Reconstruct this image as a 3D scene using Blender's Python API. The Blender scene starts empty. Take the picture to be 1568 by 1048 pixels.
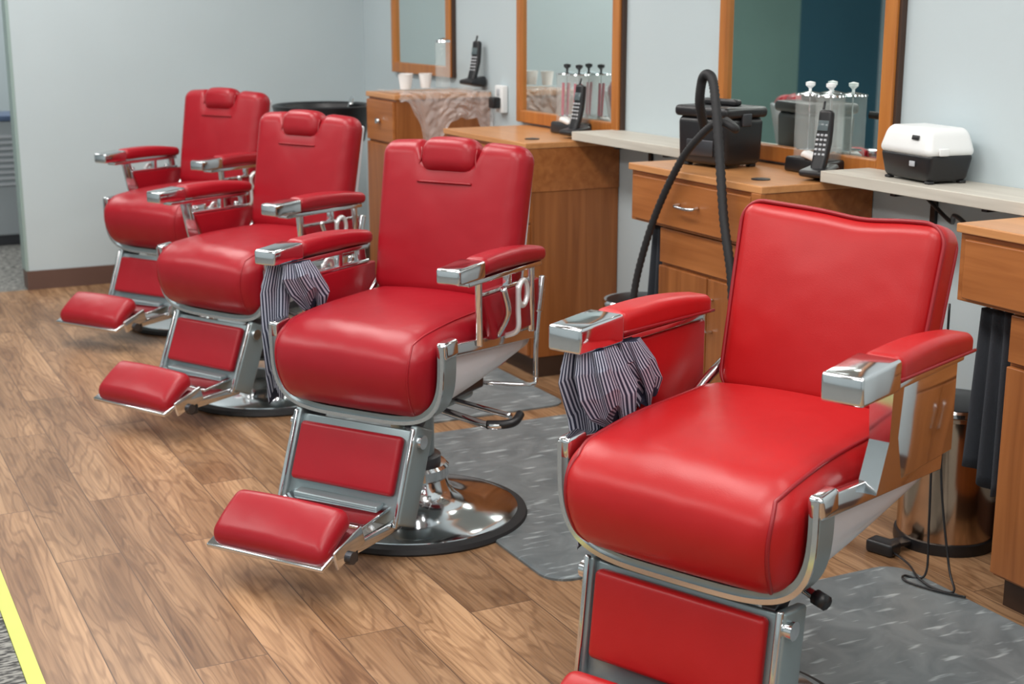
import bpy, bmesh, math, random
from mathutils import Vector, Matrix, Euler, noise
random.seed(7)
S = bpy.context.scene
COL = S.collection

# ------------------------------------------------------------------ materials
def newmat(name):
    m = bpy.data.materials.new(name); m.use_nodes = True
    nt = m.node_tree; b = nt.nodes['Principled BSDF']
    return m, nt, b
def simple(name, col, rough=.5, metal=0, coat=0, spec=None, bump=0, bscale=200, noise=0, nscale=5):
    m, nt, b = newmat(name)
    b.inputs['Base Color'].default_value = (*col, 1)
    b.inputs['Roughness'].default_value = rough
    b.inputs['Metallic'].default_value = metal
    b.inputs['Coat Weight'].default_value = coat
    b.inputs['Coat Roughness'].default_value = .15
    tc = nt.nodes.new('ShaderNodeTexCoord')
    if noise:
        n = nt.nodes.new('ShaderNodeTexNoise'); n.inputs['Scale'].default_value = nscale
        nt.links.new(tc.outputs['Object'], n.inputs['Vector'])
        r = nt.nodes.new('ShaderNodeValToRGB')
        r.color_ramp.elements[0].position = .3; r.color_ramp.elements[1].position = .7
        r.color_ramp.elements[0].color = (*[c*(1-noise) for c in col], 1)
        r.color_ramp.elements[1].color = (*[min(1, c*(1+noise)) for c in col], 1)
        nt.links.new(n.outputs['Fac'], r.inputs['Fac']); nt.links.new(r.outputs['Color'], b.inputs['Base Color'])
    if bump:
        n = nt.nodes.new('ShaderNodeTexNoise'); n.inputs['Scale'].default_value = bscale
        nt.links.new(tc.outputs['Object'], n.inputs['Vector'])
        bp = nt.nodes.new('ShaderNodeBump'); bp.inputs['Strength'].default_value = bump; bp.inputs['Distance'].default_value = .002
        nt.links.new(n.outputs['Fac'], bp.inputs['Height']); nt.links.new(bp.outputs['Normal'], b.inputs['Normal'])
    return m

def leather(name, col):
    m, nt, b = newmat(name)
    b.inputs['Roughness'].default_value = .37
    b.inputs['Specular IOR Level'].default_value = .38
    b.inputs['Coat Weight'].default_value = .05; b.inputs['Coat Roughness'].default_value = .22
    tc = nt.nodes.new('ShaderNodeTexCoord')
    n = nt.nodes.new('ShaderNodeTexNoise'); n.inputs['Scale'].default_value = 3; n.inputs['Detail'].default_value = 4
    nt.links.new(tc.outputs['Object'], n.inputs['Vector'])
    r = nt.nodes.new('ShaderNodeValToRGB')
    r.color_ramp.elements[0].position = .3; r.color_ramp.elements[1].position = .75
    r.color_ramp.elements[0].color = (*[c*.9 for c in col], 1)
    r.color_ramp.elements[1].color = (*[c*1.06 for c in col], 1)
    nt.links.new(n.outputs['Fac'], r.inputs['Fac']); nt.links.new(r.outputs['Color'], b.inputs['Base Color'])
    n1 = nt.nodes.new('ShaderNodeTexNoise'); n1.inputs['Scale'].default_value = 6; n1.inputs['Detail'].default_value = 2
    n2 = nt.nodes.new('ShaderNodeTexVoronoi'); n2.inputs['Scale'].default_value = 420
    nt.links.new(tc.outputs['Object'], n1.inputs['Vector']); nt.links.new(tc.outputs['Object'], n2.inputs['Vector'])
    b1 = nt.nodes.new('ShaderNodeBump'); b1.inputs['Strength'].default_value = .5; b1.inputs['Distance'].default_value = .015
    b2 = nt.nodes.new('ShaderNodeBump'); b2.inputs['Strength'].default_value = .10; b2.inputs['Distance'].default_value = .001
    nt.links.new(n1.outputs['Fac'], b1.inputs['Height']); nt.links.new(n2.outputs['Distance'], b2.inputs['Height'])
    nt.links.new(b1.outputs['Normal'], b2.inputs['Normal']); nt.links.new(b2.outputs['Normal'], b.inputs['Normal'])
    return m

def wood(name, c0, c1, axis='Z', rough=.35):
    m, nt, b = newmat(name)
    b.inputs['Roughness'].default_value = rough
    tc = nt.nodes.new('ShaderNodeTexCoord'); mp = nt.nodes.new('ShaderNodeMapping')
    sc = {'X': (1.2, 22, 22), 'Y': (22, 1.2, 22), 'Z': (22, 22, 1.2)}[axis]
    mp.inputs['Scale'].default_value = sc
    nt.links.new(tc.outputs['Object'], mp.inputs['Vector'])
    n = nt.nodes.new('ShaderNodeTexNoise'); n.inputs['Scale'].default_value = 1.6; n.inputs['Detail'].default_value = 5
    n.inputs['Distortion'].default_value = .6
    nt.links.new(mp.outputs['Vector'], n.inputs['Vector'])
    r = nt.nodes.new('ShaderNodeValToRGB')
    r.color_ramp.elements[0].position = .3; r.color_ramp.elements[1].position = .7
    r.color_ramp.elements[0].color = (*c0, 1); r.color_ramp.elements[1].color = (*c1, 1)
    nt.links.new(n.outputs['Fac'], r.inputs['Fac']); nt.links.new(r.outputs['Color'], b.inputs['Base Color'])
    return m

def floor_material():
    m, nt, b = newmat('wood_plank_floor'); N = nt.nodes; L = nt.links
    tc = N.new('ShaderNodeTexCoord'); mp = N.new('ShaderNodeMapping')
    mp.inputs['Rotation'].default_value = (0, 0, math.radians(90))
    L.new(tc.outputs['Object'], mp.inputs['Vector'])
    br = N.new('ShaderNodeTexBrick')
    br.inputs['Color1'].default_value = (0, 0, 0, 1); br.inputs['Color2'].default_value = (1, 1, 1, 1)
    br.inputs['Mortar'].default_value = (.5, .5, .5, 1)
    br.inputs['Scale'].default_value = 1; br.inputs['Mortar Size'].default_value = .0016
    br.inputs['Mortar Smooth'].default_value = .3
    br.inputs['Brick Width'].default_value = 1.2; br.inputs['Row Height'].default_value = .165
    br.offset = .37; br.offset_frequency = 2
    L.new(mp.outputs['Vector'], br.inputs['Vector'])
    mul = N.new('ShaderNodeMath'); mul.operation = 'MULTIPLY'; mul.inputs[1].default_value = 37
    L.new(br.outputs['Color'], mul.inputs[0])
    mp2 = N.new('ShaderNodeMapping'); mp2.inputs['Scale'].default_value = (.85, 6.5, 1)
    L.new(mp.outputs['Vector'], mp2.inputs['Vector'])
    n1 = N.new('ShaderNodeTexNoise'); n1.noise_dimensions = '4D'
    n1.inputs['Scale'].default_value = 1.5; n1.inputs['Detail'].default_value = 2.5; n1.inputs['Distortion'].default_value = .4
    L.new(mp2.outputs['Vector'], n1.inputs['Vector']); L.new(mul.outputs[0], n1.inputs['W'])
    m2 = N.new('ShaderNodeMath'); m2.operation = 'MULTIPLY'; m2.inputs[1].default_value = 95
    L.new(n1.outputs['Fac'], m2.inputs[0])
    sn = N.new('ShaderNodeMath'); sn.operation = 'SINE'; L.new(m2.outputs[0], sn.inputs[0])
    mr = N.new('ShaderNodeMapRange'); mr.inputs[1].default_value = -1; mr.inputs[2].default_value = 1
    L.new(sn.outputs[0], mr.inputs[0])
    mp3 = N.new('ShaderNodeMapping'); mp3.inputs['Scale'].default_value = (2.2, 80, 1)
    L.new(mp.outputs['Vector'], mp3.inputs['Vector'])
    n2 = N.new('ShaderNodeTexNoise'); n2.noise_dimensions = '4D'; n2.inputs['Scale'].default_value = 1.5; n2.inputs['Detail'].default_value = 4
    L.new(mp3.outputs['Vector'], n2.inputs['Vector']); L.new(mul.outputs[0], n2.inputs['W'])
    r1 = N.new('ShaderNodeValToRGB'); e = r1.color_ramp.elements
    e[0].position = .32; e[0].color = (.205, .108, .052, 1); e[1].position = .64; e[1].color = (.44, .27, .150, 1)
    L.new(n1.outputs['Fac'], r1.inputs['Fac'])
    mixa = N.new('ShaderNodeMix'); mixa.data_type = 'RGBA'; mixa.blend_type = 'MULTIPLY'
    r2 = N.new('ShaderNodeValToRGB'); e = r2.color_ramp.elements
    e[0].position = 0; e[0].color = (.50, .43, .38, 1); e[1].position = .40; e[1].color = (1, 1, 1, 1)
    L.new(mr.outputs[0], r2.inputs['Fac'])
    mixa.inputs[0].default_value = .52
    L.new(r1.outputs['Color'], mixa.inputs[6]); L.new(r2.outputs['Color'], mixa.inputs[7])
    mixb = N.new('ShaderNodeMix'); mixb.data_type = 'RGBA'; mixb.blend_type = 'MULTIPLY'; mixb.inputs[0].default_value = .75
    r3 = N.new('ShaderNodeValToRGB'); e = r3.color_ramp.elements
    e[0].position = .35; e[0].color = (.62, .56, .50, 1); e[1].position = .58; e[1].color = (1.08, 1.08, 1.08, 1)
    L.new(n2.outputs['Fac'], r3.inputs['Fac'])
    L.new(mixa.outputs[2], mixb.inputs[6]); L.new(r3.outputs['Color'], mixb.inputs[7])
    mixc = N.new('ShaderNodeMix'); mixc.data_type = 'RGBA'; mixc.blend_type = 'MULTIPLY'; mixc.inputs[0].default_value = 1
    r4 = N.new('ShaderNodeValToRGB'); e = r4.color_ramp.elements
    e[0].color = (.86, .84, .82, 1); e[1].color = (1.16, 1.14, 1.12, 1)
    L.new(br.outputs['Color'], r4.inputs['Fac'])
    L.new(mixb.outputs[2], mixc.inputs[6]); L.new(r4.outputs['Color'], mixc.inputs[7])
    mixd = N.new('ShaderNodeMix'); mixd.data_type = 'RGBA'
    L.new(br.outputs['Fac'], mixd.inputs[0]); L.new(mixc.outputs[2], mixd.inputs[6]); mixd.inputs[7].default_value = (.11, .06, .035, 1)
    L.new(mixd.outputs[2], b.inputs['Base Color'])
    b.inputs['Roughness'].default_value = .36
    bp = N.new('ShaderNodeBump'); bp.inputs['Strength'].default_value = .12; bp.inputs['Distance'].default_value = .002
    L.new(n2.outputs['Fac'], bp.inputs['Height']); L.new(bp.outputs['Normal'], b.inputs['Normal'])
    return m

def mat_material():
    m, nt, b = newmat('grey_vinyl_mat'); N = nt.nodes; L = nt.links
    tc = N.new('ShaderNodeTexCoord'); mp = N.new('ShaderNodeMapping'); mp.inputs['Scale'].default_value = (8, 36, 1)
    mp.inputs['Rotation'].default_value = (0, 0, .5)
    L.new(tc.outputs['Object'], mp.inputs['Vector'])
    n = N.new('ShaderNodeTexNoise'); n.inputs['Scale'].default_value = 1.3; n.inputs['Detail'].default_value = 2
    L.new(mp.outputs['Vector'], n.inputs['Vector'])
    r = N.new('ShaderNodeValToRGB'); e = r.color_ramp.elements
    e[0].position = .60; e[0].color = (1, 1, 1, 1); e[1].position = .72; e[1].color = (2.4, 2.35, 2.3, 1)
    L.new(n.outputs['Fac'], r.inputs['Fac'])
    n2 = N.new('ShaderNodeTexNoise'); n2.inputs['Scale'].default_value = 7; n2.inputs['Detail'].default_value = 5; n2.inputs['Distortion'].default_value = 1.5
    L.new(tc.outputs['Object'], n2.inputs['Vector'])
    r2 = N.new('ShaderNodeValToRGB'); e = r2.color_ramp.elements
    e[0].position = .35; e[0].color = (.135, .158, .168, 1); e[1].position = .65; e[1].color = (.21, .237, .247, 1)
    L.new(n2.outputs['Fac'], r2.inputs['Fac'])
    mx = N.new('ShaderNodeMix'); mx.data_type = 'RGBA'; mx.blend_type = 'MULTIPLY'; mx.inputs[0].default_value = 1; mx.clamp_result = False
    L.new(r2.outputs['Color'], mx.inputs[6]); L.new(r.outputs['Color'], mx.inputs[7])
    L.new(mx.outputs[2], b.inputs['Base Color'])
    b.inputs['Roughness'].default_value = .42
    return m

def stripe_material():
    m, nt, b = newmat('striped_cotton'); N = nt.nodes; L = nt.links
    uv = N.new('ShaderNodeTexCoord'); sp = N.new('ShaderNodeSeparateXYZ'); L.new(uv.outputs['UV'], sp.inputs[0])
    mu = N.new('ShaderNodeMath'); mu.operation = 'MULTIPLY'; mu.inputs[1].default_value = 6.2832; L.new(sp.outputs['X'], mu.inputs[0])
    s = N.new('ShaderNodeMath'); s.operation = 'SINE'; L.new(mu.outputs[0], s.inputs[0])
    r = N.new('ShaderNodeValToRGB'); e = r.color_ramp.elements
    e[0].position = .50; e[0].color = (.022, .028, .06, 1); e[1].position = .64; e[1].color = (.46, .49, .60, 1)
    mr = N.new('ShaderNodeMapRange'); mr.inputs[1].default_value = -1; L.new(s.outputs[0], mr.inputs[0]); L.new(mr.outputs[0], r.inputs['Fac'])
    L.new(r.outputs['Color'], b.inputs['Base Color']); b.inputs['Roughness'].default_value = .75
    return m

def carpet_material():
    m, nt, b = newmat('grey_carpet'); N = nt.nodes; L = nt.links
    tc = N.new('ShaderNodeTexCoord'); mp = N.new('ShaderNodeMapping'); mp.inputs['Scale'].default_value = (30, 90, 1)
    L.new(tc.outputs['Object'], mp.inputs['Vector'])
    n = N.new('ShaderNodeTexNoise'); n.inputs['Scale'].default_value = 1.2; L.new(mp.outputs['Vector'], n.inputs['Vector'])
    r = N.new('ShaderNodeValToRGB'); e = r.color_ramp.elements
    e[0].position = .42; e[0].color = (.05, .05, .05, 1); e[1].position = .58; e[1].color = (.28, .28, .26, 1)
    L.new(n.outputs['Fac'], r.inputs['Fac']); L.new(r.outputs['Color'], b.inputs['Base Color']); b.inputs['Roughness'].default_value = .95
    return m

RED = leather('red_vinyl', (.345, .0065, .0155))
RED1 = leather('red_vinyl_bright', (.43, .009, .011))
REDP = simple('red_piping', (.28, .006, .012), .4)
CHROME = simple('chrome', (.72, .74, .76), .10, 1)
BSTEEL = simple('bright_steel', (.90, .91, .92), .3, .6)
BRUSH = simple('satin_metal', (.30, .37, .39), .30, .55)
GREY = simple('grey_enamel', (.26, .31, .32), .35, .3)
DKMET = simple('dark_metal', (.09, .09, .10), .35, .8)
WHITE = simple('white_enamel', (.68, .69, .73), .25, 0, .4, noise=.04, nscale=4)
BLACK = simple('black_plastic', (.012, .012, .014), .35)
RUBBER = simple('black_rubber', (.018, .018, .02), .6)
WPLAS = simple('white_plastic', (.82, .84, .84), .35)
KEYS = simple('key_grey', (.45, .47, .5), .5)
WALL = simple('wall_paint', (.50, .58, .61), .6, noise=.03, nscale=1.5, bump=.08, bscale=150)
WALLG = simple('wall_paint_green', (.20, .32, .29), .6, noise=.05, nscale=2)
WALLB = simple('wall_paint_teal', (.03, .11, .16), .5, noise=.05, nscale=2)
CEIL = simple('ceiling_tile', (.72, .73, .72), .8, noise=.05, nscale=40)
BASEB = simple('brown_vinyl_base', (.12, .065, .05), .5, noise=.05)
CAB = wood('cherry_laminate', (.25, .078, .018), (.38, .132, .036), 'Z')
CABH = wood('cherry_laminate_h', (.30, .095, .022), (.43, .155, .043), 'Y')
CTOP = wood('counter_laminate', (.50, .22, .078), (.62, .295, .115), 'Y', .3)
FRAME = wood('mirror_frame_wood', (.38, .125, .026), (.50, .19, .042), 'Z')
SHELF = wood('grey_shelf_laminate', (.47, .44, .38), (.60, .57, .50), 'Y', .5)
DARKW = simple('dark_edge', (.05, .025, .015), .5)
MIRROR = simple('mirror_glass', (.80, .88, .86), .015, 1)
YELLOW = simple('yellow_floor_strip', (.55, .58, .13), .5, noise=.05)
DKCLOTH = simple('charcoal_towel', (.035, .04, .05), .9, bump=.5, bscale=300)
STEELREFL = simple('steel_brown_reflection', (.55, .40, .29), .16, 1)  # stainless steel; the brown it reflects is put into its base colour
FLOORM = floor_material(); MATM = mat_material(); STRIPE = stripe_material(); CARPET = carpet_material()
GLASS, nt_, b_ = newmat('clear_glass')
b_.inputs['Base Color'].default_value = (.80, .88, .88, 1); b_.inputs['Roughness'].default_value = .04
b_.inputs['Alpha'].default_value = .20; b_.inputs['Coat Weight'].default_value = 1; b_.inputs['Coat Roughness'].default_value = .02
PLASTIC, nt_, b_ = newmat('clear_plastic_bag')
b_.inputs['Base Color'].default_value = (.95, .93, .93, 1); b_.inputs['Roughness'].default_value = .14
b_.inputs['Alpha'].default_value = .30; b_.inputs['Coat Weight'].default_value = 1; b_.inputs['Coat Roughness'].default_value = .08
PAPER = simple('white_paper', (.8, .8, .79), .8)
PINK = simple('comb_reflection_tint', (.50, .06, .12), .5)  # red chairs' reflection in the jars, put into the comb colour

# ------------------------------------------------------------------ mesh helpers
def empty(name, loc=(0, 0, 0), rz=0):
    o = bpy.data.objects.new(name, None); COL.objects.link(o)
    o.location = loc; o.rotation_euler = (0, 0, rz); o.empty_display_size = .1
    return o
def obj_from(name, verts, faces, mat, parent=None, smooth=True, M=None, recalc=True):
    me = bpy.data.meshes.new(name)
    bm = bmesh.new()
    vs = [bm.verts.new(v) for v in verts]
    for f in faces:
        try: bm.faces.new([vs[i] for i in f])
        except ValueError: pass
    if M is not None: bmesh.ops.transform(bm, matrix=M, verts=bm.verts)
    if recalc: bmesh.ops.recalc_face_normals(bm, faces=bm.faces)
    for f in bm.faces: f.smooth = smooth
    bm.to_mesh(me); bm.free()
    me.materials.append(mat)
    o = bpy.data.objects.new(name, me); COL.objects.link(o)
    if parent: o.parent = parent
    return o
def TR(loc=(0, 0, 0), rot=(0, 0, 0)):
    return Matrix.Translation(loc) @ Euler(rot).to_matrix().to_4x4()
def rbmap(P, h, r):
    q = [max(-(h[i]-r), min(h[i]-r, P[i])) for i in range(3)]
    d = Vector((P[0]-q[0], P[1]-q[1], P[2]-q[2]))
    if d.length > 1e-9: d = d.normalized()*r
    return Vector(q)+d
def rbox(name, size, r, mat, parent=None, loc=(0, 0, 0), rot=(0, 0, 0), na=3, nf=2, deform=None, smooth=True):
    h = [s/2 for s in size]; r = min(r, min(h)*.999)
    if isinstance(nf, int): nf = (nf,)*3
    ax = []
    for i in range(3):
        L = [-h[i]+r*k/na for k in range(na)]
        a, b = -h[i]+r, h[i]-r
        L += [a+(b-a)*k/nf[i] for k in range(nf[i]+1)]
        L += [h[i]-r+r*k/na for k in range(1, na+1)]
        ax.append(L)
    verts = []; idx = {}; faces = []
    def vid(P):
        k = (round(P[0], 6), round(P[1], 6), round(P[2], 6))
        if k not in idx:
            v = rbmap(P, h, r)
            if deform: v = Vector(deform(v))
            idx[k] = len(verts); verts.append(v)
        return idx[k]
    for a in range(3):
        b, c = (a+1) % 3, (a+2) % 3
        for s in (-1, 1):
            for i in range(len(ax[b])-1):
                for j in range(len(ax[c])-1):
                    q = []
                    for (ii, jj) in ((i, j), (i+1, j), (i+1, j+1), (i, j+1)):
                        P = [0, 0, 0]; P[a] = s*h[a]; P[b] = ax[b][ii]; P[c] = ax[c][jj]; q.append(vid(P))
                    if len(set(q)) >= 3:
                        faces.append(q)
    return obj_from(name, verts, faces, mat, parent, smooth, TR(loc, rot))
def bx(name, parent, mat, x0, x1, y0, y1, z0, z1, r=.002):
    return rbox(name, (x1-x0, y1-y0, z1-z0), r, mat, parent, ((x0+x1)/2, (y0+y1)/2, (z0+z1)/2), na=1, nf=1, smooth=False)
def lathe(name, prof, mat, parent=None, loc=(0, 0, 0), rot=(0, 0, 0), seg=48, sharp=False):
    verts = []; faces = []
    n = len(prof)
    for i, (r, z) in enumerate(prof):
        for k in range(seg):
            a = 2*math.pi*k/seg; verts.append((r*math.cos(a), r*math.sin(a), z))
    for i in range(n-1):
        for k in range(seg):
            faces.append((i*seg+k, i*seg+(k+1) % seg, (i+1)*seg+(k+1) % seg, (i+1)*seg+k))
    if prof[0][0] > 1e-4: faces.append(tuple(range(seg)))
    if prof[-1][0] > 1e-4: faces.append(tuple((n-1)*seg+k for k in range(seg)))
    o = obj_from(name, verts, faces, mat, parent, True, TR(loc, rot))
    try:
        for p in o.data.polygons:
            if len(p.vertices) > 4: p.use_smooth = False
        o.data.set_sharp_from_angle(angle=math.radians(35))
    except Exception: pass
    return o
def smoothpts(pts, n=8):
    P = [Vector(p) for p in pts]; out = []
    for i in range(len(P)-1):
        p0 = P[max(i-1, 0)]; p1 = P[i]; p2 = P[i+1]; p3 = P[min(i+2, len(P)-1)]
        for k in range(n):
            t = k/n
            out.append(.5*((2*p1)+(-p0+p2)*t+(2*p0-5*p1+4*p2-p3)*t*t+(-p0+3*p1-3*p2+p3)*t**3))
    out.append(P[-1]); return out
def tube(name, pts, rad, mat, parent=None, closed=False, seg=10, smooth_n=0, ridges=None, M=None):
    if smooth_n: pts = smoothpts(pts, smooth_n)
    P = [Vector(p) for p in pts]; n = len(P)
    verts = []; faces = []; prev = None
    for i in range(n):
        if closed: t = (P[(i+1) % n]-P[i-1])
        else: t = P[min(i+1, n-1)]-P[max(i-1, 0)]
        t.normalize()
        if prev is None:
            u = t.cross(Vector((0, 0, 1)))
            if u.length < .1: u = t.cross(Vector((1, 0, 0)))
        else: u = prev - t*prev.dot(t)
        u.normalize(); prev = u; v = t.cross(u)
        r = rad if not callable(rad) else rad(i/(n-1))
        if ridges and i % 2: r *= ridges
        for k in range(seg):
            a = 2*math.pi*k/seg; verts.append(P[i]+u*math.cos(a)*r+v*math.sin(a)*r)
    for i in range(n if closed else n-1):
        j = (i+1) % n
        for k in range(seg):
            faces.append((i*seg+k, i*seg+(k+1) % seg, j*seg+(k+1) % seg, j*seg+k))
    if not closed:
        faces.append(tuple(range(seg))); faces.append(tuple((n-1)*seg+k for k in range(seg)))
    return obj_from(name, verts, faces, mat, parent, True, M)
def bar(name, a, b, w, d, mat, parent, r=.004):
    a, b = Vector(a), Vector(b); L = (b-a).length
    q = (b-a).to_track_quat('Z', 'Y')
    o = rbox(name, (w, d, L), r, mat, parent, na=2, nf=1)
    M = Matrix.Translation((a+b)/2) @ q.to_matrix().to_4x4()
    o.data.transform(M); return o
def band(name, path, y0, y1, th, mat, parent):
    P = [Vector((p[0], p[1])) for p in path]; n = len(P); ring = []
    for i in range(n):
        t = (P[min(i+1, n-1)]-P[max(i-1, 0)]).normalized(); nn = Vector((t.y, -t.x))
        o = P[i]+nn*th/2; q = P[i]-nn*th/2
        ring.append([(o.x, y0, o.y), (o.x, y1, o.y), (q.x, y1, q.y), (q.x, y0, q.y)])
    verts = []; faces = []
    for s in range(4):
        b0 = len(verts)
        for i in range(n):
            verts += [ring[i][s], ring[i][(s+1) % 4]]
        for i in range(n-1):
            k = b0+2*i; faces.append((k, k+1, k+3, k+2))
    for i in (0, n-1):
        b0 = len(verts); verts += ring[i]; faces.append((b0, b0+1, b0+2, b0+3))
    return obj_from(name, verts, faces, mat, parent, True)
def supU(hw, top, bot, n, k=40):
    pts = []
    for i in range(k+1):
        a = math.pi+math.pi*i/k; c, s = math.cos(a), math.sin(a)
        pts.append((hw*math.copysign(abs(c)**(2/n), c), top-(top-bot)*abs(s)**(2/n)))
    return pts
def sstep(a, b, x):
    t = max(0, min(1, (x-a)/(b-a))); return t*t*(3-2*t)
def c01(v): return max(0.0, min(1.0, v))

# ------------------------------------------------------------------ barber chair
def barber_chair(name, x, y, theta, kind, dz=0):
    E = empty(name, (x, y, 0), math.radians(90+theta))
    big = kind == 'A'
    R = RED1 if big else RED
    W = .498 if big else .484; hw = W/2
    yb = -.20; yf = .335 if big else .305; D = yf-yb; H = .245
    cz = .488+dz; cy = (yb+yf)/2; hd = D/2; hh = H/2
    # --- base
    bo = (0, .11, 0) if big else (0, 0, 0); k_ = .80 if big else 1
    lathe('base_rubber_rim', [(.300*k_, 0), (.318*k_, 0), (.322*k_, .006), (.318*k_, .018), (.29*k_, .024)], RUBBER, E, bo, seg=72)
    lathe('base_plate', [(.295*k_, .018), (.293*k_, .026), (.27*k_, .034), (.20, .043), (.15, .054), (.115, .075), (.10, .095), (.092, .12), (.09, .125), (.0, .125)], CHROME, E, bo, seg=72)
    lathe('base_collar', [(.095, .118), (.10, .124), (.10, .150), (.092, .158), (.066, .160)], CHROME, E, bo)
    lathe('hydraulic_column', [(.060, .15), (.060, .30+dz), (.075, .31+dz), (.075, .345+dz)], BRUSH, E, bo)
    lathe('column_piston', [(.074, .155), (.078, .16), (.078, .18), (.064, .185)], DKMET, E, bo)
    rbox('seat_mount_casting', (.24, .34, .05), .015, GREY, E, (0, .03, .352+dz))
    rbox('seat_mount_block_left', (.05, .40, .035), .008, DKMET, E, (.12, .05, .375+dz))
    rbox('seat_mount_block_right', (.05, .40, .035), .008, DKMET, E, (-.12, .05, .375+dz))
    # --- tub
    verts = []; faces = []; NS = 10; K = 36; thw = hw+.014
    for i in range(NS+1):
        t = i/NS; yy = (yf-.065)*(1-t)+(-.235)*t
        top = (.558-.045*t)+dz; bot = (.372+.012*t+.055*t*t)+dz
        for (px, pz) in supU(thw*(1-.05*t), top, bot, 4.5-1.2*t, K): verts.append((px, yy, pz))
    for i in range(NS):
        for k in range(K): a = i*(K+1)+k; faces.append((a, a+1, a+K+2, a+K+1))
    faces.append(tuple(NS*(K+1)+k for k in range(K+1)))
    obj_from('tub_shell', verts, faces, WHITE, E)
    band('front_trim_band', supU(thw+.008, .580+dz, .362+dz, 4.2, 60), yf-.095, yf-.040, .022, BRUSH, E)
    band('front_trim_lip', supU(thw+.013, .575+dz, .356+dz, 4.2, 60), yf-.041, yf-.034, .010, CHROME, E)
    rh = .042 if big else .032
    for s, nm in ((1, 'left'), (-1, 'right')):
        bar('side_rail_'+nm, (s*(thw+.010), yf-.06, .558+dz), (s*(thw-.003), -.25, .512+dz), .022, rh, CHROME, E)
        rbox('rail_end_cap_'+nm, (.032, .065, .046), .010, CHROME, E, (s*(thw+.008), yf-.070, .562+dz), (-.1, 0, 0))
    bar('rear_rail', (-thw+.01, -.245, .512+dz), (thw-.01, -.245, .512+dz), .026, .026, CHROME, E)
    # --- seat cushion
    def sd(p):
        px, py, pz = p
        zn = c01((pz+hh)/H); yn = c01((py+hd)/D)
        f = max(0, (yn-.5)/.5)
        z2 = pz - (.030 if big else .020)*f*f*zn + .016*(1-(px/hw)**2)*zn*(1-.3*f)
        z2 += (1-zn)*(1-yn)*.06
        y2 = py + max(0, yn-.35)/.65*(.036*math.sin(math.pi*zn**1.15) - .022*(1-zn)**2)
        y2 += .012*(1-(px/hw)**2)*max(0, yn-.6)/.4
        x2 = px*(1-.07*(1-zn)**2)
        return (x2, y2, z2)
    rr = .066
    rbox('seat_cushion', (W, D, H), rr, R, E, (0, cy, cz), na=7, nf=(8, 8, 4), deform=sd)
    xx = hw-rr*.45 if not big else hw-.022
    for s, nm in ((1, 'left'), (-1, 'right')):
        pts = []
        for k in range(31): pts.append((s*xx, -hd+.03+(D-.03)*k/30, hh))
        for k in range(1, 22): pts.append((s*xx, hd, hh-(H)*k/21))
        q = [Vector(sd(rbmap(p, (hw, hd, hh), rr)))+Vector((0, cy, cz)) for p in pts]
        tube('seat_piping_'+nm, q, .0042 if big else .0025, REDP if big else R, E, seg=8)
    # --- backrest
    BW = .462 if big else .475; BH = .412 if big else .44; BT = .105 if big else .10
    bw, bh, bt = BW/2, BH/2, BT/2
    lean = math.radians(14.5 if big else 11)
    def bd(p):
        px, py, pz = p
        zn = c01((pz+bh)/BH)
        ys = c01((py+bt)/BT)
        x2 = px*((.95+.06*zn) if big else (.955+.045*zn))
        z2 = pz
        if big: z2 += (.004*(abs(px)/bw)**2 - .008*math.exp(-((px+.05)/.07)**2) + .008*px/bw)*zn**3
        else:
            z2 -= .062*(1-sstep(.080, .108, abs(px)))*max(0, (zn-.55)/.45)**1.2
            z2 += .010*(1-(abs(px)/bw)**2)*zn**2
        y2 = py + (.018*(1-(px/bw)**2)*math.sin(math.pi*zn)) * ys
        return (x2, y2, z2)
    by, bz = (-.280, .775+dz) if big else (-.220, .806+dz)
    ML = TR((0, by, bz), (lean, 0, 0))
    o = rbox('backrest_cushion', (BW, BT, BH), .036 if big else .044, R, E, na=5, nf=(26, 2, 12), deform=bd); o.data.transform(ML)
    if big:
        for yy, nm in ((bt-.010, 'front'), (-bt+.02, 'rear')):
            rc = .05; pts = []
            for (cx_, cz_, a0) in ((bw-rc, bh-rc, 0), (-bw+rc, bh-rc, 90), (-bw+rc, -bh+rc, 180), (bw-rc, -bh+rc, 270)):
                for k in range(9):
                    a = math.radians(a0+90*k/8); pts.append((cx_+rc*math.cos(a), cz_+rc*math.sin(a)))
            full = []
            for i in range(len(pts)):
                a = pts[i]; b = pts[(i+1) % len(pts)]; m = max(1, int(math.dist(a, b)/.02))
                for k in range(m): full.append((a[0]+(b[0]-a[0])*k/m, a[1]+(b[1]-a[1])*k/m))
            q = [ML @ Vector(bd((p[0]*.992, yy*.88, p[1]*.992))) for p in full]
            tube('backrest_piping_'+nm, q, .0048, REDP, E, closed=True, seg=8)
    else:
        o = rbox('headrest_cushion', (.182, .095, .10), .040, R, E, na=5, nf=(6, 2, 2),
                 deform=lambda p: (p[0], p[1]+.004*(1-(p[0]/.09)**2), p[2]+.006*(1-(p[0]/.089)**2)*(1 if p[2] > 0 else .4)))
        o.data.transform(ML @ TR((0, .024, bh-.040)))
        q = [ML @ Vector((-.088+.176*k/14, bt+.0165-.004*abs(k-7)/7, bh-.115)) for k in range(15)]
        tube('headrest_seam', q, .003, REDP, E, seg=8)
        for s in (1, -1):
            q = [ML @ Vector((s*(.092+.004*math.sin(k)), bt+.006-.007*k/6, bh-.108+.09*k/6)) for k in range(7)]
            tube('backrest_seam_%s' % ('left' if s > 0 else 'right'), q, .003, REDP, E, seg=8)
    o = rbox('backrest_shell', (BW*.9, .02, BH*.9), .009, WHITE, E, na=2, nf=2); o.data.transform(ML @ TR((0, -bt-.004, 0)))
    bar('backrest_lower_bar', (-.20, by+.03, .578+dz), (.20, by+.03, .578+dz), .022, .022, CHROME, E)
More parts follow.
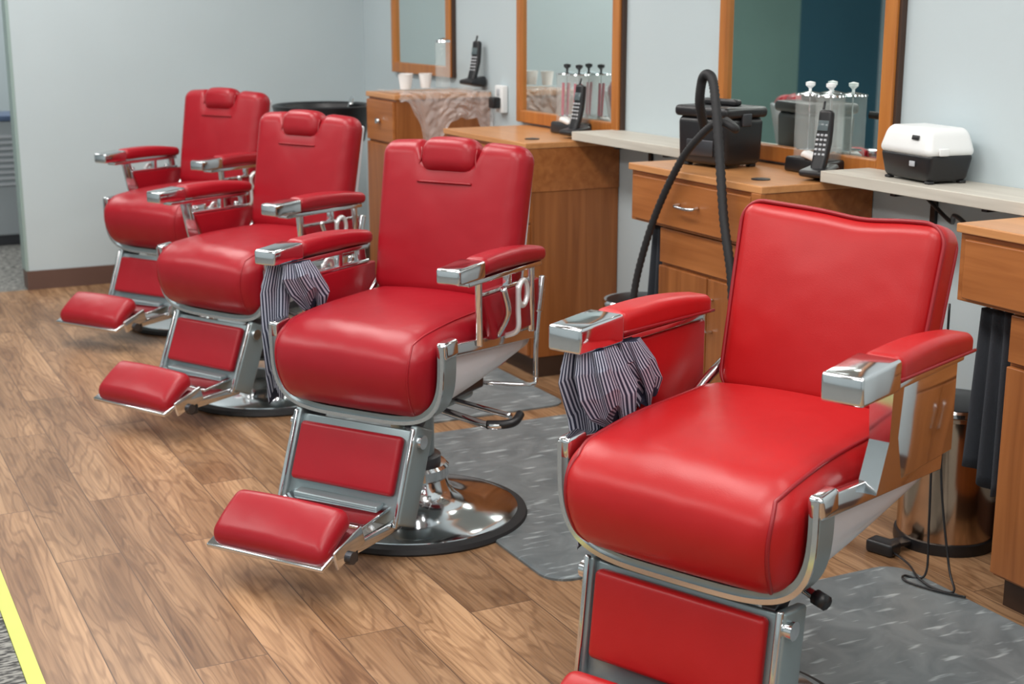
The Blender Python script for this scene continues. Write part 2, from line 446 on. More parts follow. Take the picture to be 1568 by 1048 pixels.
    for s, nm in ((1, 'left'), (-1, 'right')):
        bar('backrest_bracket_'+nm, (s*.20, -.215, .50+dz), (s*.20, by-.012, .68+dz), .022, .035, CHROME, E)
        tube('recline_link_'+nm, [(s*.244, -.10, .55+dz), (s*.244, -.17, .60+dz), (s*.226, by+.01, .66+dz)], .011, CHROME, E, smooth_n=5)
    # --- arms
    ax_ = .294 if big else .285
    y0, y1 = (-.232, .122) if big else (-.205, .140)
    cap = .145 if big else .125
    za = .775 if big else .757; za += dz
    for s, nm in ((1, 'left'), (-1, 'right')):
        L = y1-y0
        def ad(p, L=L):
            t = (p[1]+L/2)/L
            return (p[0]*(.86+.14*t), p[1], p[2]*(.8+.2*t) + .010*math.sin(math.pi*c01(t))*(1 if p[2] > 0 else .4) - .012*(1-t))
        rbox('armrest_pad_'+nm, (.082 if big else .072, L, .056 if big else .048), .021, R, E, (s*ax_, (y0+y1)/2, za), na=4, nf=(2, 8, 1), deform=ad)
        if big:
            q = []
            for k in range(16): q.append((s*ax_-.040*(.86+.14*k/15), y0+L*k/15, za-.012*(1-k/15)-.012))
            tube('armrest_piping_in_'+nm, q, .0035, REDP, E, seg=6)
            q = [(2*s*ax_-p[0], p[1], p[2]) for p in q]
            tube('armrest_piping_out_'+nm, q, .0035, REDP, E, seg=6)
        def cd(p):
            t = (p[1]+cap/2)/cap
            return (p[0]*(1-.08*t), p[1], p[2]*(1-.12*t) - .004*t)
        rbox('armrest_chrome_cap_'+nm, (.088 if big else .076, cap, .060 if big else .046), .008, CHROME, E, (s*ax_, y1+cap/2, za-.002), na=2, nf=(1, 3, 1), deform=cd)
        bar('armrest_base_rail_'+nm, (s*ax_, y0+.02, za-.036), (s*ax_, y1+.06, za-.034), .045, .014, CHROME, E)
        zb = .545+dz; zt = za-.045 if big else za-.085
        def pd(p, zb=zb, zt=zt):
            tz = (p[2]+(zt-zb)/2)/(zt-zb)
            ty = (p[1]+.15)/.30
            return (p[0], p[1]+(-.035*(1-tz) if ty > .5 else .0)+.02*tz*(1 if ty > .5 else 0), p[2])
        xin = s*(ax_-.012)
        rbox('arm_inner_panel_'+nm, (.020, .29, zt-zb), .006, R, E, (xin, -.075, (zt+zb)/2), na=2, nf=(1, 2, 2), deform=pd)
        if big:
            rbox('arm_outer_plate_'+nm, (.008, .275, zt-zb-.005), .003, CHROME, E, (s*(ax_+.004), -.080, (zt+zb)/2), na=1, nf=(1, 1, 1), deform=pd)
            v = [(s*(ax_-.025), .060, zt+.01), (s*(ax_+.022), .060, zt+.01), (s*(ax_+.022), .105, zt+.01), (s*(ax_-.025), .105, zt+.01),
                 (s*(ax_-.03), .020, zb), (s*(ax_+.010), .020, zb), (s*(ax_+.010), .125, zb), (s*(ax_-.03), .125, zb),
                 (s*(ax_-.025), .055, (zt+zb)/2), (s*(ax_+.014), .055, (zt+zb)/2), (s*(ax_+.014), .092, (zt+zb)/2), (s*(ax_-.025), .092, (zt+zb)/2)]
            f = [(0, 1, 2, 3), (4, 7, 6, 5)]
            for k in range(4):
                j = (k+1) % 4; f += [(k, j, 8+j, 8+k), (8+k, 8+j, 4+j, 4+k)]
            obj_from('arm_front_bracket_'+nm, v, f, CHROME, E, smooth=False)
        else:
            bar('arm_post_front_'+nm, (s*ax_, .115, za-.03), (s*(ax_-.015), .085, .545+dz), .018, .040, CHROME, E)
            bar('arm_post_rear_'+nm, (s*ax_, -.165, za-.03), (s*(ax_-.01), -.185, .53+dz), .018, .030, CHROME, E)
            bar('arm_slot_bar_'+nm, (s*(ax_-.01), -.19, zt+.006), (s*(ax_-.01), .10, zt+.006), .022, .010, CHROME, E)
            bar('arm_slot_stud_'+nm, (s*(ax_-.01), -.05, zt), (s*(ax_-.01), -.05, za-.03), .02, .02, CHROME, E)
    if not big:
        for s, nm in ((-1, 'right'), (1, 'left')):
            xo = s*(ax_+.032)
            q = [(xo, -.060+.024*math.cos(a), .660+dz+.034*math.sin(a)) for a in [2*math.pi*k/24 for k in range(24)]]
            tube('recline_handle_ring_'+nm, q, .0075, BSTEEL, E, closed=True, seg=10)
            tube('recline_handle_stem_'+nm, [(xo, -.036, .685+dz), (xo, -.034, .62+dz), (xo, -.032, .565+dz), (s*(ax_-.005), -.030, .545+dz)], .0075, BSTEEL, E, smooth_n=5)
            tube('arm_lever_'+nm, [(xo, .045, .69+dz), (xo, .020, .62+dz), (s*(ax_-.005), .01, .555+dz)], .009, CHROME, E, smooth_n=5)
            tube('side_lever_'+nm, [(xo, -.165, .655+dz), (xo, -.150, .60+dz), (xo, -.135, .50+dz), (xo, -.135, .405+dz)], .007, CHROME, E, smooth_n=5)
            rbox('side_lever_grip_'+nm, (.016, .026, .10), .007, CHROME, E, (xo, -.162, .64+dz), (.25, 0, 0))
            tube('side_lever_foot_'+nm, [(xo, -.135, .41+dz), (xo, -.10, .398+dz), (s*.22, -.02, .41+dz)], .006, CHROME, E, smooth_n=4)
        tube('pump_lever', [(-.08, .05, .345), (-.20, .07, .335), (-.30, .075, .325), (-.345, .05, .335)], .010, CHROME, E, smooth_n=6)
        tube('pump_lever_grip', [(-.285, .0755, .326), (-.33, .062, .330), (-.352, .045, .337), (-.352, .015, .35)], .012, BLACK, E, smooth_n=6)
        tube('pump_lever_brace', [(-.10, -.02, .35), (-.22, .0, .345), (-.33, .03, .345)], .008, CHROME, E, smooth_n=6)
    else:
        tube('pump_lever', [(-.08, .10, .35), (-.20, .17, .35), (-.235, .185, .347)], .010, CHROME, E, smooth_n=6)
        tube('pump_lever_grip', [(-.225, .182, .348), (-.250, .190, .345)], .015, BLACK, E)
    # --- legrest
    LW = .42 if big else .365; lw = LW/2
    if big: A = Vector((0, yf-.065, .345+dz)); B = Vector((0, yf-.030, .065))
    else: A = Vector((0, yf-.050, .345+dz)); B = Vector((0, yf+.045, .105))
    d = (B-A); Ld = d.length; ang = math.atan2(d.y, -d.z)
    for s, nm in ((1, 'left'), (-1, 'right')):
        o = rbox('legrest_side_'+nm, (.022, .085, Ld), .007, BRUSH, E, na=2, nf=1); o.data.transform(TR((s*lw, (A.y+B.y)/2-.025, (A.z+B.z)/2), (ang, 0, 0)))
        o = rbox('legrest_edge_'+nm, (.012, .012, Ld), .004, CHROME, E, na=2, nf=1); o.data.transform(TR((s*(lw+.002), (A.y+B.y)/2+.02, (A.z+B.z)/2+.008), (ang, 0, 0)))
        bar('legrest_hanger_'+nm, (s*(lw-.03), yf-.12, .375+dz), (s*(lw-.03), yf-.07, .330+dz), .03, .04, DKMET, E)
        lathe('legrest_pivot_'+nm, [(0, -.012), (.018, -.012), (.018, .012), (0, .012)], CHROME, E, (s*(lw+.012), A.y+.005, A.z-.03), (0, math.pi/2, 0), seg=20)
    o = rbox('legrest_back_plate', (LW, .012, Ld*.96), .004, BRUSH, E, na=2, nf=1); o.data.transform(TR(((0), (A.y+B.y)/2, (A.z+B.z)/2), (ang, 0, 0)))
    ph = .180 if big else .155
    o = rbox('legrest_pad', (LW-.045, .03, ph), .012, R, E, na=3, nf=(4, 1, 3)); o.data.transform(TR(((0), (A.y+B.y)/2, (A.z+B.z)/2), (ang, 0, 0)) @ TR((0, .018, .036 if big else .026)))
    fy = yf+(.080 if big else .285); fz = -.068 if big else 0
    for s, nm in ((1, 'left'), (-1, 'right')):
        bar('footrest_arm_'+nm, (s*(lw-.01), B.y-.025, .115+fz), (s*(lw-.02), fy-.03, .105+fz), .014, .030, CHROME, E)
        lathe('footrest_pivot_'+nm, [(0, -.012), (.016, -.012), (.016, .012), (0, .012)], DKMET, E, (s*(lw+.0), fy-.03, .103+fz), (0, math.pi/2, 0), seg=20)
        rbox('footrest_bumper_'+nm, (.03, .035, .035), .008, RUBBER, E, (s*(lw-.02), fy-.06, .092+fz))
    if not big:
        rbox('footrest_step_plate', (LW-.06, .13, .010), .004, CHROME, E, (0, B.y+.05, .145), (-.12, 0, 0))
        rbox('footrest_step_plate_ridge', (LW-.10, .035, .012), .005, BRUSH, E, (0, B.y+.005, .158), (-.12, 0, 0))
    def fd(p):
        t = (p[1]+.075)/.15
        return (p[0], p[1], p[2]-.030*t*t+.008*(1-(p[0]/lw)**2))
    o = rbox('footrest_pad', (LW-.02, .150, .062), .028, R, E, na=4, nf=(6, 6, 1), deform=fd); o.data.transform(TR((0, fy+.005, .165+fz), (-.42, 0, 0)))
    o = rbox('footrest_chrome_tray', (LW-.01, .158, .014), .005, CHROME, E, na=2, nf=1); o.data.transform(TR((0, fy+.0, .128+fz), (-.36, 0, 0)))
    rbox('footrest_side_cheek_left', (.010, .12, .05), .004, CHROME, E, (lw-.002, fy-.03, .128+fz), (-.30, 0, 0))
    rbox('footrest_side_cheek_right', (.010, .12, .05), .004, CHROME, E, (-lw+.002, fy-.03, .128+fz), (-.30, 0, 0))
    return E

CH = [barber_chair('barber_chair', 1.660, 2.195, 24, 'A'),
      barber_chair('barber_chair', 1.46, 3.52, 34, 'B'),
      barber_chair('barber_chair', 1.49, 4.95, 28, 'B', -.015),
      barber_chair('barber_chair', 1.57, 6.30, 32, 'B', -.003)]

# ------------------------------------------------------------------ striped capes (draped over the far armrests)
def cape(chair, lobes):
    M = Matrix.Translation(chair.location) @ Matrix.Rotation(chair.rotation_euler.z, 4, 'Z')
    me = bpy.data.meshes.new('striped_cape'); bm = bmesh.new(); uvl = bm.loops.layers.uv.new('UVMap')
    for li, (secs, folds, stripes) in enumerate(lobes):
        NZ = 34; NP = 240
        def samp(t):
            f = t*(len(secs)-1); i = min(int(f), len(secs)-2); u = f-i; u = u*u*(3-2*u)
            return [secs[i][k]*(1-u)+secs[i+1][k]*u for k in range(5)]
        rows = []
        for j in range(NZ+1):
            t = j/NZ; cx, cy, cz, hx, hy = samp(t); row = []
            for k in range(NP):
                a = 2*math.pi*k/NP
                fo = 1+.22*math.sin(folds*a+1.5*t+li)+.05*math.sin((folds*2+1)*a-2*t+2*li)
                zz = cz + (.016*math.sin(3*a+li)+.010*math.sin(folds*a))*t
                row.append(bm.verts.new(M @ Vector((cx+hx*math.cos(a)*fo, cy+hy*math.sin(a)*fo, zz))))
            rows.append(row)
        for j in range(NZ):
            for k in range(NP):
                k2 = (k+1) % NP
                f = bm.faces.new((rows[j][k], rows[j][k2], rows[j+1][k2], rows[j+1][k])); f.smooth = True
                us = [(k, j), (k+1, j), (k+1, j+1), (k, j+1)]
                for lp, (uu, vv) in zip(f.loops, us):
                    lp[uvl].uv = (uu/NP*stripes + 1.6*math.sin(vv/NZ*3+li), vv/NZ)
        bm.faces.new(rows[0][::-1]); bm.faces.new(rows[-1])
    bmesh.ops.recalc_face_normals(bm, faces=bm.faces)
    bm.to_mesh(me); bm.free(); me.materials.append(STRIPE)
    o = bpy.data.objects.new('striped_cape', me); COL.objects.link(o); return o
cape(CH[0], [([(.274, .19, .742, .022, .048), (.268, .18, .70, .030, .062), (.262, .155, .65, .030, .074), (.262, .14, .605, .024, .060), (.264, .13, .582, .012, .03)], 5, 54),
             ([(.300, .20, .742, .026, .045), (.312, .19, .68, .034, .052), (.315, .16, .60, .028, .045), (.315, .13, .45, .024, .045), (.315, .12, .325, .022, .050)], 4, 40),
             ([(.262, .09, .742, .016, .028), (.256, .06, .69, .020, .044), (.256, .03, .64, .016, .042), (.258, .02, .610, .008, .025)], 4, 34)])
cape(CH[1], [([(.264, .16, .727, .022, .043), (.256, .15, .69, .032, .058), (.255, .11, .64, .032, .062), (.260, .09, .595, .014, .036)], 5, 44),
             ([(.30, .18, .727, .026, .042), (.318, .18, .65, .036, .050), (.325, .18, .54, .028, .042), (.325, .18, .42, .022, .034), (.325, .18, .355, .018, .03)], 4, 36)])

# ------------------------------------------------------------------ room shell
XW = 2.83; YB = 7.42; ZC = 2.75; XL = -3.2; YN = -2.2; YF = 10.2
def slab(name, mat, x0, x1, y0, y1, z0, z1): return bx(name, None, mat, x0, x1, y0, y1, z0, z1, .0005)
slab('floor', FLOORM, .36, XW+.15, YN, YB, -.1, 0)
slab('carpet_floor', CARPET, XL, .325, YN, YB, -.1, 0)
slab('carpet_floor_back', CARPET, XL, XW+.15, YB, YF, -.1, 0)
slab('trim_1', YELLOW, .325, .36, YN, YB, -.1, .004)
slab('ceiling', CEIL, XL-.1, XW+.15, YN-.1, YF+.1, ZC, ZC+.1)
slab('wall_right', WALL, XW, XW+.12, YN, YF, 0, ZC)
slab('wall_back', WALL, 1.0, XW, YB, YB+.12, 0, ZC)
slab('wall_front', WALL, XL, XW, YN-.1, YN, 0, ZC)
slab('wall_left', WALL, XL-.1, XL, YN, YF, 0, ZC)
slab('wall_far', WALL, -.4, XW, YF, YF+.1, 0, ZC)
slab('wall_far_green', WALLG, -2.3, -.4, YF, YF+.1, 0, ZC)
slab('wall_far_teal', WALLB, XL, -2.3, YF, YF+.1, 0, ZC)
slab('baseboard_back', BASEB, 1.0, XW, YB-.012, YB, 0, .095)
slab('baseboard_end', BASEB, .988, 1.0, YB-.012, YB+.12, 0, .095)
slab('baseboard_right', BASEB, XW-.012, XW, YN, YB-.012, 0, .095)
slab('trim_2', simple('corner_guard', (.30, .40, .38), .4), .985, 1.0, YB, YB+.12, .095, ZC)

# ceiling lights
def clight(x, y, w=.6, h=1.2, p=30.5):
    E = empty('ceiling_light', (x, y, ZC))
    for (a, b, c, d) in ((-w/2-.03, -w/2, -h/2, h/2), (w/2, w/2+.03, -h/2, h/2), (-w/2-.03, w/2+.03, -h/2-.03, -h/2), (-w/2-.03, w/2+.03, h/2, h/2+.03)):
        bx('housing', E, WPLAS, a, b, c, d, -.04, -.001, .002)
    L = bpy.data.lights.new('panel', 'AREA'); L.shape = 'RECTANGLE'; L.size = w; L.size_y = h; L.energy = p; L.color = (1, .970, .935)
    o = bpy.data.objects.new('lamp_panel', L); COL.objects.link(o); o.parent = E; o.location = (0, 0, -.03)
for yy in (-.8, 1.0, 2.8, 4.6, 6.4):
    clight(1.0, yy); clight(-1.4, yy)
clight(.2, 9.0); clight(2.0, 9.0, p=22)
clight(2.2, 1.9, .3, 1.2, 14); clight(2.2, 5.0, .3, 1.2, 10)  # first panel is added fill to brighten the dark near counter, no known fixture

# floor mats
def fmat(x0, x1, y0, y1):
    r = .07; v = []; top = []
    for (cx, cy, a0) in ((x1-r, y1-r, 0), (x0+r, y1-r, 90), (x0+r, y0+r, 180), (x1-r, y0+r, 270)):
        for k in range(7):
            a = math.radians(a0+15*k); top.append((cx+r*math.cos(a), cy+r*math.sin(a)))
    n = len(top); v = [(p[0], p[1], .0) for p in top]+[(p[0], p[1], .006) for p in top]
    cx, cy = (x0+x1)/2, (y0+y1)/2
    v += [(cx+(p[0]-cx)*.985, cy+(p[1]-cy)*.985, .009) for p in top]
    f = [(k, (k+1) % n, n+(k+1) % n, n+k) for k in range(n)]+[(n+k, n+(k+1) % n, 2*n+(k+1) % n, 2*n+k) for k in range(n)]
    f += [tuple(range(2*n, 3*n)), tuple(range(n))]
    return obj_from('anti_fatigue_mat', v, f, MATM, None, False)
fmat(1.56, 2.42, 1.30, 2.62); fmat(1.57, 2.44, 2.90, 4.20); fmat(1.57, 2.40, 4.32, 5.60)

# ------------------------------------------------------------------ work stations
ZT = .905; XF = 2.42
def station(y0, y1):
    E = empty('barber_station_cabinet', (XF, y0, 0)); W = y1-y0; D = XW-XF-.002
    bx('countertop', E, CTOP, 0, D, 0, W, ZT-.022, ZT, .003)
    bx('counter_box', E, CABH, .014, D, .004, W-.004, ZT-.185, ZT-.022, .002)
    bx('drawer_front', E, CABH, 0, .016, .05, W-.03, ZT-.175, ZT-.035, .003)
    bx('counter_box_end_trim', E, CABH, -.002, .014, 0, .045, ZT-.185, ZT-.022, .002)
    tube('drawer_pull', [(-.002, W/2-.05, ZT-.10), (-.025, W/2-.045, ZT-.103), (-.028, W/2, ZT-.105), (-.025, W/2+.045, ZT-.103), (-.002, W/2+.05, ZT-.10)], .005, CHROME, E, smooth_n=5)
    PW = W-.17
    bx('pedestal', E, CAB, .03, D, .008, PW, .08, ZT-.185, .002)
    bx('toe_kick', E, DARKW, .06, D, .012, PW-.01, 0, .08, .001)
    bx('pedestal_upper_panel', E, CABH, .018, .03, .012, PW-.003, ZT-.30, ZT-.19, .002)
    bx('pedestal_door_left', E, CAB, .015, .03, .012, PW/2-.003, .09, ZT-.31, .003)
    bx('pedestal_door_right', E, CAB, .015, .03, PW/2+.003, PW-.003, .09, ZT-.31, .003)
    for dy, nm in ((-.035, 'left'), (.035, 'right')):
        yy = PW/2+dy
        tube('door_pull_'+nm, [(.014, yy, ZT-.47), (-.012, yy, ZT-.462), (-.014, yy, ZT-.42), (-.012, yy, ZT-.378), (.014, yy, ZT-.37)], .0045, CHROME, E, smooth_n=5)
    lathe('cable_grommet', [(0, 0), (.028, 0), (.028, .003), (.02, .004), (0, .001)], BLACK, E, (.10, .14, ZT), seg=24)
    return E
station(1.83, 2.49); station(3.25, 3.97); station(4.70, 5.45)

def shelf(y0, y1):
    E = empty('wall_shelf', (XW, y0, 0))
    bx('shelf_board', E, SHELF, -.205, -.001, 0, y1-y0, ZT+.003, ZT+.035, .002)
    for f in (.3, .7):
        yy = (y1-y0)*f
        bx('bracket', E, BLACK, -.16, -.001, yy-.01, yy+.01, ZT-.012, ZT+.003, .001)
        bx('bracket_leg', E, BLACK, -.012, -.001, yy-.01, yy+.01, ZT-.13, ZT-.012, .001)
shelf(2.40, 3.25); shelf(3.90, 4.72)

def mirror(y0, y1, z0, z1=2.15):
    E = empty('wall_mirror', (XW, (y0+y1)/2, 0)); h = (y1-y0)/2; w = .05; d = .03
    bx('frame_near', E, FRAME, -d, -.001, -h, -h+w, z0, z1, .004)
    bx('frame_far', E, FRAME, -d, -.001, h-w*.7, h, z0, z1, .004)
    bx('frame_bottom', E, FRAME, -d, -.001, -h+w, h-w*.7, z0, z0+w, .004)
    bx('frame_top', E, FRAME, -d, -.001, -h+w, h-w*.7, z1-w, z1, .004)
    bx('inner_bead_near', E, DARKW, -.016, -.008, -h+w, -h+w+.012, z0+w, z1-w, .001)
    bx('shadow_gap_near', E, DARKW, -.02, -.001, -h-.012, -h, z0, z1, .001)
    bx('glass', E, MIRROR, -.012, -.002, -h+w*.9, h-w*.6, z0+w*.9, z1-w*.9, .0005)
mirror(3.17, 4.03, .915); mirror(4.68, 5.53, .915); mirror(6.22, 6.95, 1.07)

# tall side cabinet draped with clear plastic
E = empty('side_cabinet', (2.36, 5.84, 0))
bx('carcass', E, CAB, .012, XW-2.36-.002, 0, .33, .06, 1.0, .002)
bx('top', E, CTOP, 0, XW-2.36-.002, -.01, .34, 1.0, 1.022, .003)
bx('door', E, CAB, -.004, .012, .008, .322, .07, .80, .003)
bx('drawer', E, CABH, -.004, .012, .008, .322, .81, .99, .003)
bx('toe_kick', E, DARKW, .03, XW-2.36-.01, .01, .32, 0, .06, .001)
tube('door_pull', [(-.004, .05, .60), (-.025, .05, .605), (-.025, .05, .69), (-.004, .05, .70)], .005, CHROME, E, smooth_n=4)
lathe('drawer_knob', [(0, -.02), (.012, -.02), (.014, -.01), (.006, 0)], CHROME, E, (-.004, .16, .90), (0, math.pi/2, 0), seg=16)
def drape():
    v = []; f = []; n = 120; m = 60
    def nz(a, b, c): return noise.noise(Vector((a, b, c)))
    for j in range(m+1):
        t = j/m
        for i in range(n+1):
            s = i/n
            x = 2.375+.445*s
            cr = .022*abs(nz(s*7, t*6, 3.1))+.010*abs(nz(s*17, t*13, 8.7))
            if t < .45:
                y = 6.10-(t/.45)*.275; z = 1.028+cr*.55
            else:
                u = (t-.45)/.55
                y = 5.822-.016*u-cr*1.3; z = 1.028+.006*(1-u)-.17*u*(.72+.9*nz(s*3.3, .5, 1.7)+.25*nz(s*11, .5, 4.7))
            v.append((x+.010*nz(s*5, t*9, 6.6), y, z))
    for j in range(m):
        for i in range(n): a = j*(n+1)+i; f.append((a, a+1, a+n+2, a+n+1))
    obj_from('plastic_bag', v, f, PLASTIC, None)
drape()

# shampoo basin, black
E = empty('shampoo_basin', (2.32, 6.66, 0))
lathe('bowl', [(.07, .70), (.15, .71), (.20, .76), (.225, .86), (.24, .905), (.245, .93), (.235, .935), (.22, .925), (.20, .85), (.15, .77), (0, .74)], BLACK, E)
lathe('pedestal', [(.14, 0), (.14, .02), (.09, .05), (.07, .3), (.07, .70)], BLACK, E)
tube('spray_hose', [(.17, .10, .90), (.18, .08, .95), (.16, .02, .955), (.13, -.04, .93)], .010, CHROME, E, smooth_n=6)

# ------------------------------------------------------------------ counter items
def jarset(x, y, z, knob=CHROME, fill=None, s=1):
    E = empty('disinfectant_jar_set', (x, y, z)); E.scale = (s, s, s)
    rbox('tray', (.11, .215, .050), .010, BLACK, E, (0, 0, .025), na=2, nf=1,
         deform=lambda p: (p[0]*(1.0-.10*(p[2]+.025)/.05), p[1], p[2]))
    for dy in (-.054, .054):
        lathe('jar_glass', [(.046, .0), (.047, .004), (.047, .200), (.049, .205), (.047, .207)], GLASS, E, (0.004, dy, .050), seg=36)
        lathe('jar_lid', [(0, .014), (.014, .012), (.048, .005), (.050, .0), (.0, .0)], CHROME, E, (0.004, dy, .257), seg=36)
        lathe('jar_knob', [(.005, 0), (.005, .012), (.016, .022), (.016, .032), (0, .036)], knob, E, (0.004, dy, .267), seg=20)
        lathe('jar_basket_post', [(.002, .01), (.002, .20)], CHROME, E, (0.004, dy, .051), seg=8)
        lathe('jar_basket', [(.0, .02), (.038, .02), (.038, .024), (0, .026)], CHROME, E, (0.004, dy, .055), seg=24)
        if fill:
            for k in range(2):
                rbox('comb', (.006, .018, .15), .002, fill, E, (-.010+.020*k, dy+.012*math.sin(k*2+1), .145), (.10*math.sin(k+1), .05*(k-.5), 0), na=1, nf=1)
    rbox('folded_tissue', (.05, .07, .022), .010, PAPER, E, (-.032, -.02, .058), (.1, .05, .3), na=2, nf=2, deform=lambda p: (p[0], p[1], p[2]+.006*math.sin(90*p[1])))
jarset(2.772, 3.455, ZT+.001, WPLAS, s=.90); jarset(2.765, 4.97, ZT+.001, BLACK, PINK, .90)

def phone(x, y, z, rz=0, s=1):
    E = empty('cordless_phone', (x, y, z), rz); E.scale = (s, s, s)
    rbox('cradle', (.10, .085, .035), .012, BLACK, E, (0, 0, .0175), na=3, nf=1, deform=lambda p: (p[0], p[1], p[2]*(1+.5*p[0]/.05) + .004))
    M = TR((.012, 0, .11), (0, .22, 0))
    o = rbox('handset', (.026, .050, .185), .011, BLACK, E, na=3, nf=(1, 1, 4), deform=lambda p: (p[0]+.006*math.cos(p[2]*22), p[1]*(1-.12*abs(p[2])/.09), p[2])); o.data.transform(M)
    o = rbox('screen', (.003, .034, .03), .001, simple('lcd', (.10, .13, .14), .15), E, na=1, nf=1); o.data.transform(M @ TR((-.0115, 0, .045)))
    for r_ in range(5):
        for c in range(3):
            o = rbox('key', (.004, .009, .007), .0015, KEYS, E, na=1, nf=1); o.data.transform(M @ TR((-.010+.001*abs(r_-1.5), -.013+.013*c, .018-.014*r_)))
    tube('antenna', [M @ Vector((.005, .018, .08)), M @ Vector((.008, .018, .118))], .004, BLACK, E, seg=8)
phone(2.66, 3.300, ZT+.001, .35); phone(2.69, 4.81, ZT+.001, .2); phone(2.765, 5.89, 1.046, .3)

# clipper vacuum (black) with hose
E = empty('clipper_vacuum', (2.63, 3.76, ZT+.001), .15)
rbox('body', (.17, .22, .15), .022, BLACK, E, (0, 0, .082), na=3, nf=2, deform=lambda p: (p[0]*(1+.25*p[2]), p[1]*(1+.35*p[2]), p[2]))
rbox('lid', (.185, .24, .035), .014, BLACK, E, (0, 0, .172), na=3, nf=2)
rbox('handle', (.03, .16, .02), .008, BLACK, E, (0, 0, .200), na=2, nf=1)
rbox('front_grille', (.006, .12, .05), .002, DKMET, E, (-.086, 0, .06), na=1, nf=1)
for sx in (-.06, .06):
    for sy in (-.08, .08): rbox('foot', (.025, .025, .012), .004, RUBBER, E, (sx, sy, .005), na=1, nf=1)
rbox('latch_near', (.04, .012, .04), .004, DKMET, E, (0, -.115, .15), na=2, nf=1)
E2 = empty('vacuum_hose', (0, 0, 0))
tube('lower_hose', [(2.36, 3.84, .40), (2.37, 3.82, .56), (2.38, 3.74, .76), (2.39, 3.63, .93), (2.40, 3.54, 1.02), (2.42, 3.47, 1.07), (2.46, 3.44, 1.05), (2.54, 3.60, 1.06)], .0125, RUBBER, E2, smooth_n=22, ridges=.84, seg=12)
tube('upper_hose', [(2.46, 3.60, 1.04), (2.41, 3.555, 1.12), (2.40, 3.53, 1.19), (2.40, 3.50, 1.205), (2.40, 3.47, 1.17), (2.39, 3.42, 1.00), (2.38, 3.37, .80), (2.38, 3.32, .62), (2.38, 3.30, .40)], .0150, RUBBER, E2, smooth_n=22, ridges=.84, seg=12)

# towel steriliser (white over black)
E = empty('sterilizer_box', (2.735, 2.945, ZT+.036), -.12)
rbox('black_base', (.14, .215, .075), .014, BLACK, E, (0, 0, .042), na=3, nf=1, deform=lambda p: (p[0]*(1-.5*max(0, -p[2])/.04*.3), p[1]*(1+.15*p[2]/.04*.5), p[2]))
def stz(p):
    t = (p[2]+.0375)/.075
    return (p[0]*(1-.20*t), p[1]*(1-.20*t), p[2])
rbox('white_lid', (.160, .240, .075), .022, WPLAS, E, (0, 0, .108), na=4, nf=2, deform=stz)
rbox('label', (.002, .03, .012), .0005, BLACK, E, (-.073, -.05, .12), (0, .22, 0), na=1, nf=1)
rbox('switch', (.004, .022, .014), .001, KEYS, E, (-.072, -.04, .05), na=1, nf=1)
for sx in (-.05, .05):
    for sy in (-.09, .09): rbox('foot', (.02, .02, .008), .003, RUBBER, E, (sx, sy, .003), na=1, nf=1)
rbox('end_latch', (.03, .008, .02), .003, WPLAS, E, (-.03, -.118, .085), na=1, nf=1)

# side cabinet items
for k, (xx, yy) in enumerate(((2.50, 6.03), (2.58, 6.00), (2.46, 5.95))):
    E = empty('paper_cup', (xx, yy, 1.040))
    lathe('cup_wall', [(.0, 0), (.022, 0), (.030, .062), (.032, .064), (.029, .062), (.021, .004), (0, .004)], PAPER, E, seg=24)
E = empty('glass_jar', (2.68, 6.03, 1.040))
lathe('glass', [(.032, 0), (.034, .004), (.034, .20), (.033, .202)], GLASS, E, seg=28)
lathe('lid', [(0, .02), (.034, .01), (.036, 0), (0, 0)], CHROME, E, (0, 0, .2), seg=28)
E = empty('wall_outlet', (XW, 5.70, 0))
rbox('plate', (.03, .075, .12), .006, WPLAS, E, (-.016, 0, 1.0), na=2, nf=1)
rbox('adapter', (.04, .05, .05), .008, BLACK, E, (-.05, .0, .985), na=2, nf=1)
for z_ in (.975, 1.03): rbox('socket', (.004, .03, .03), .002, KEYS, E, (-.032, 0, z_), na=1, nf=1)

# hanging charcoal towels in the knee spaces
def towel(x, y, w, z0, z1):
    v = []; f = []; n = 40; m = 14
    for side in (0, 1):
        for j in range(m+1):
            t = j/m
            for i in range(n+1):
                s = i/n
                v.append((x+.018*math.sin(s*19+side)*(.4+.6*t)+side*.022, y+w*(s-.5)*(.75+.25*t), z1-(z1-z0)*t*(1+.06*math.sin(5*s))))
    K = (m+1)*(n+1)
    for side in (0, 1):
        for j in range(m):
            for i in range(n): a = side*K+j*(n+1)+i; f.append((a, a+1, a+n+2, a+n+1))
    for i in range(n): f.append((i, i+1, K+i+1, K+i)); a = m*(n+1)+i; f.append((a, a+1, K+a+1, K+a))
    for j in range(m):
        a = j*(n+1); f.append((a, a+n+1, K+a+n+1, K+a)); a += n; f.append((a, a+n+1, K+a+n+1, K+a))
    E = empty('hanging_towel', (0, 0, 0))
    obj_from('cloth', v, f, DKCLOTH, E)
    tube('hook', [(x+.01, y, ZT-.187), (x+.01, y, z1-.005)], .004, CHROME, E, seg=8)
towel(2.50, 3.885, .13, .42, .70); towel(2.49, 2.405, .15, .28, .70)

# step-on trash cans
def bin_(x, y):
    E = empty('trash_can', (x, y, 0))
    lathe('base_ring', [(0, 0), (.132, 0), (.134, .01), (.132, .03), (.128, .032)], BLACK, E)
    lathe('body', [(.126, .03), (.126, .36), (.130, .362), (.131, .372), (.126, .376)], STEELREFL, E)
    lathe('rim', [(.126, .374), (.133, .376), (.134, .386), (.128, .392), (.118, .388)], CHROME, E)
    lathe('lid', [(.120, .385), (.118, .392), (.08, .402), (0, .406)], BLACK, E)
    rbox('pedal', (.05, .04, .012), .004, BLACK, E, (-.15, 0, .02), na=2, nf=1)
bin_(2.66, 2.70); bin_(2.62, 4.20)

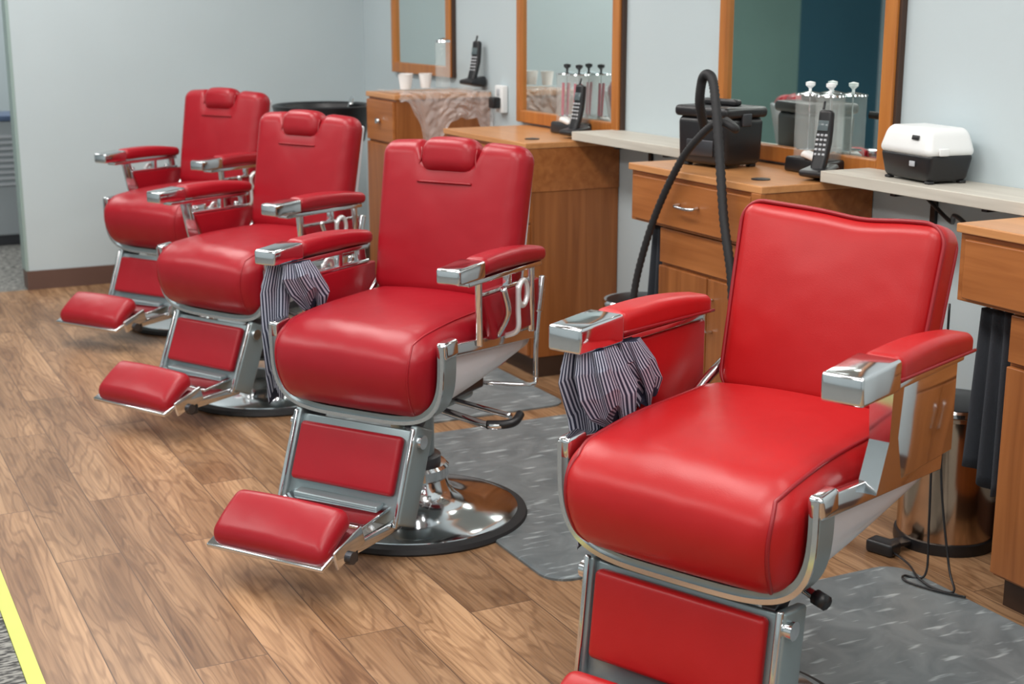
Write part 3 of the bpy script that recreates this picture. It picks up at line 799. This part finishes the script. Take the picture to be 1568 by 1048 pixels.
# loose power cable and adapter on the floor
E = empty('power_cable', (0, 0, 0))
rbox('adapter', (.05, .08, .035), .008, BLACK, E, (2.45, 2.70, .018), (0, 0, .3), na=2, nf=1)
tube('cable_1', [(2.45, 2.66, .014), (2.43, 2.58, .014), (2.39, 2.50, .014), (2.38, 2.43, .014), (2.41, 2.40, .014), (2.445, 2.46, .06), (2.455, 2.52, .3), (2.455, 2.53, .70)], .003, BLACK, E, smooth_n=10, seg=6)
tube('cable_2', [(2.45, 2.55, .70), (2.44, 2.54, .40), (2.43, 2.52, .14), (2.41, 2.50, .02), (2.37, 2.53, .014), (2.35, 2.50, .014), (2.37, 2.43, .014), (2.41, 2.36, .014)], .003, BLACK, E, smooth_n=10, seg=6)
tube('hanging_cord', [(2.80, 2.55, .86), (2.70, 2.62, .80), (2.72, 2.80, .86), (2.78, 2.88, .83), (2.80, 3.0, .88)], .006, BLACK, None, smooth_n=10, seg=6)

# far room contents seen past the partition end
E = empty('air_conditioner_cabinet', (1.05, 9.1, 0))
bx('body', E, simple('grey_panel', (.33, .36, .38), .5), -.30, .30, -.2, .2, .06, .74, .01)
bx('base', E, DKMET, -.28, .28, -.18, .18, 0, .06, .002)
for k in range(9): bx('vent_slat', E, KEYS, -.26, .26, -.212, -.199, .36+.035*k, .375+.035*k, .001)
bx('top_panel', E, simple('blue_panel', (.08, .12, .22), .4), -.31, .31, -.21, .21, .74, .77, .004)

# ------------------------------------------------------------------ world + camera
w = bpy.data.worlds.new('World'); S.world = w; w.use_nodes = True
w.node_tree.nodes['Background'].inputs[0].default_value = (.75, .82, .9, 1)
w.node_tree.nodes['Background'].inputs[1].default_value = .25
cam = bpy.data.cameras.new('Camera'); co = bpy.data.objects.new('Camera', cam); COL.objects.link(co)
co.location = (0, 0, 1.4); co.rotation_euler = (math.radians(90-13.3), 0, math.radians(-26.7))
cam.lens = 50; cam.sensor_width = 36; cam.clip_start = .05
cam.dof.use_dof = True; cam.dof.focus_distance = 3.1; cam.dof.aperture_fstop = 5.6
S.camera = co
S.view_settings.view_transform = 'Standard'
S.view_settings.look = 'None'
S.view_settings.exposure = 0
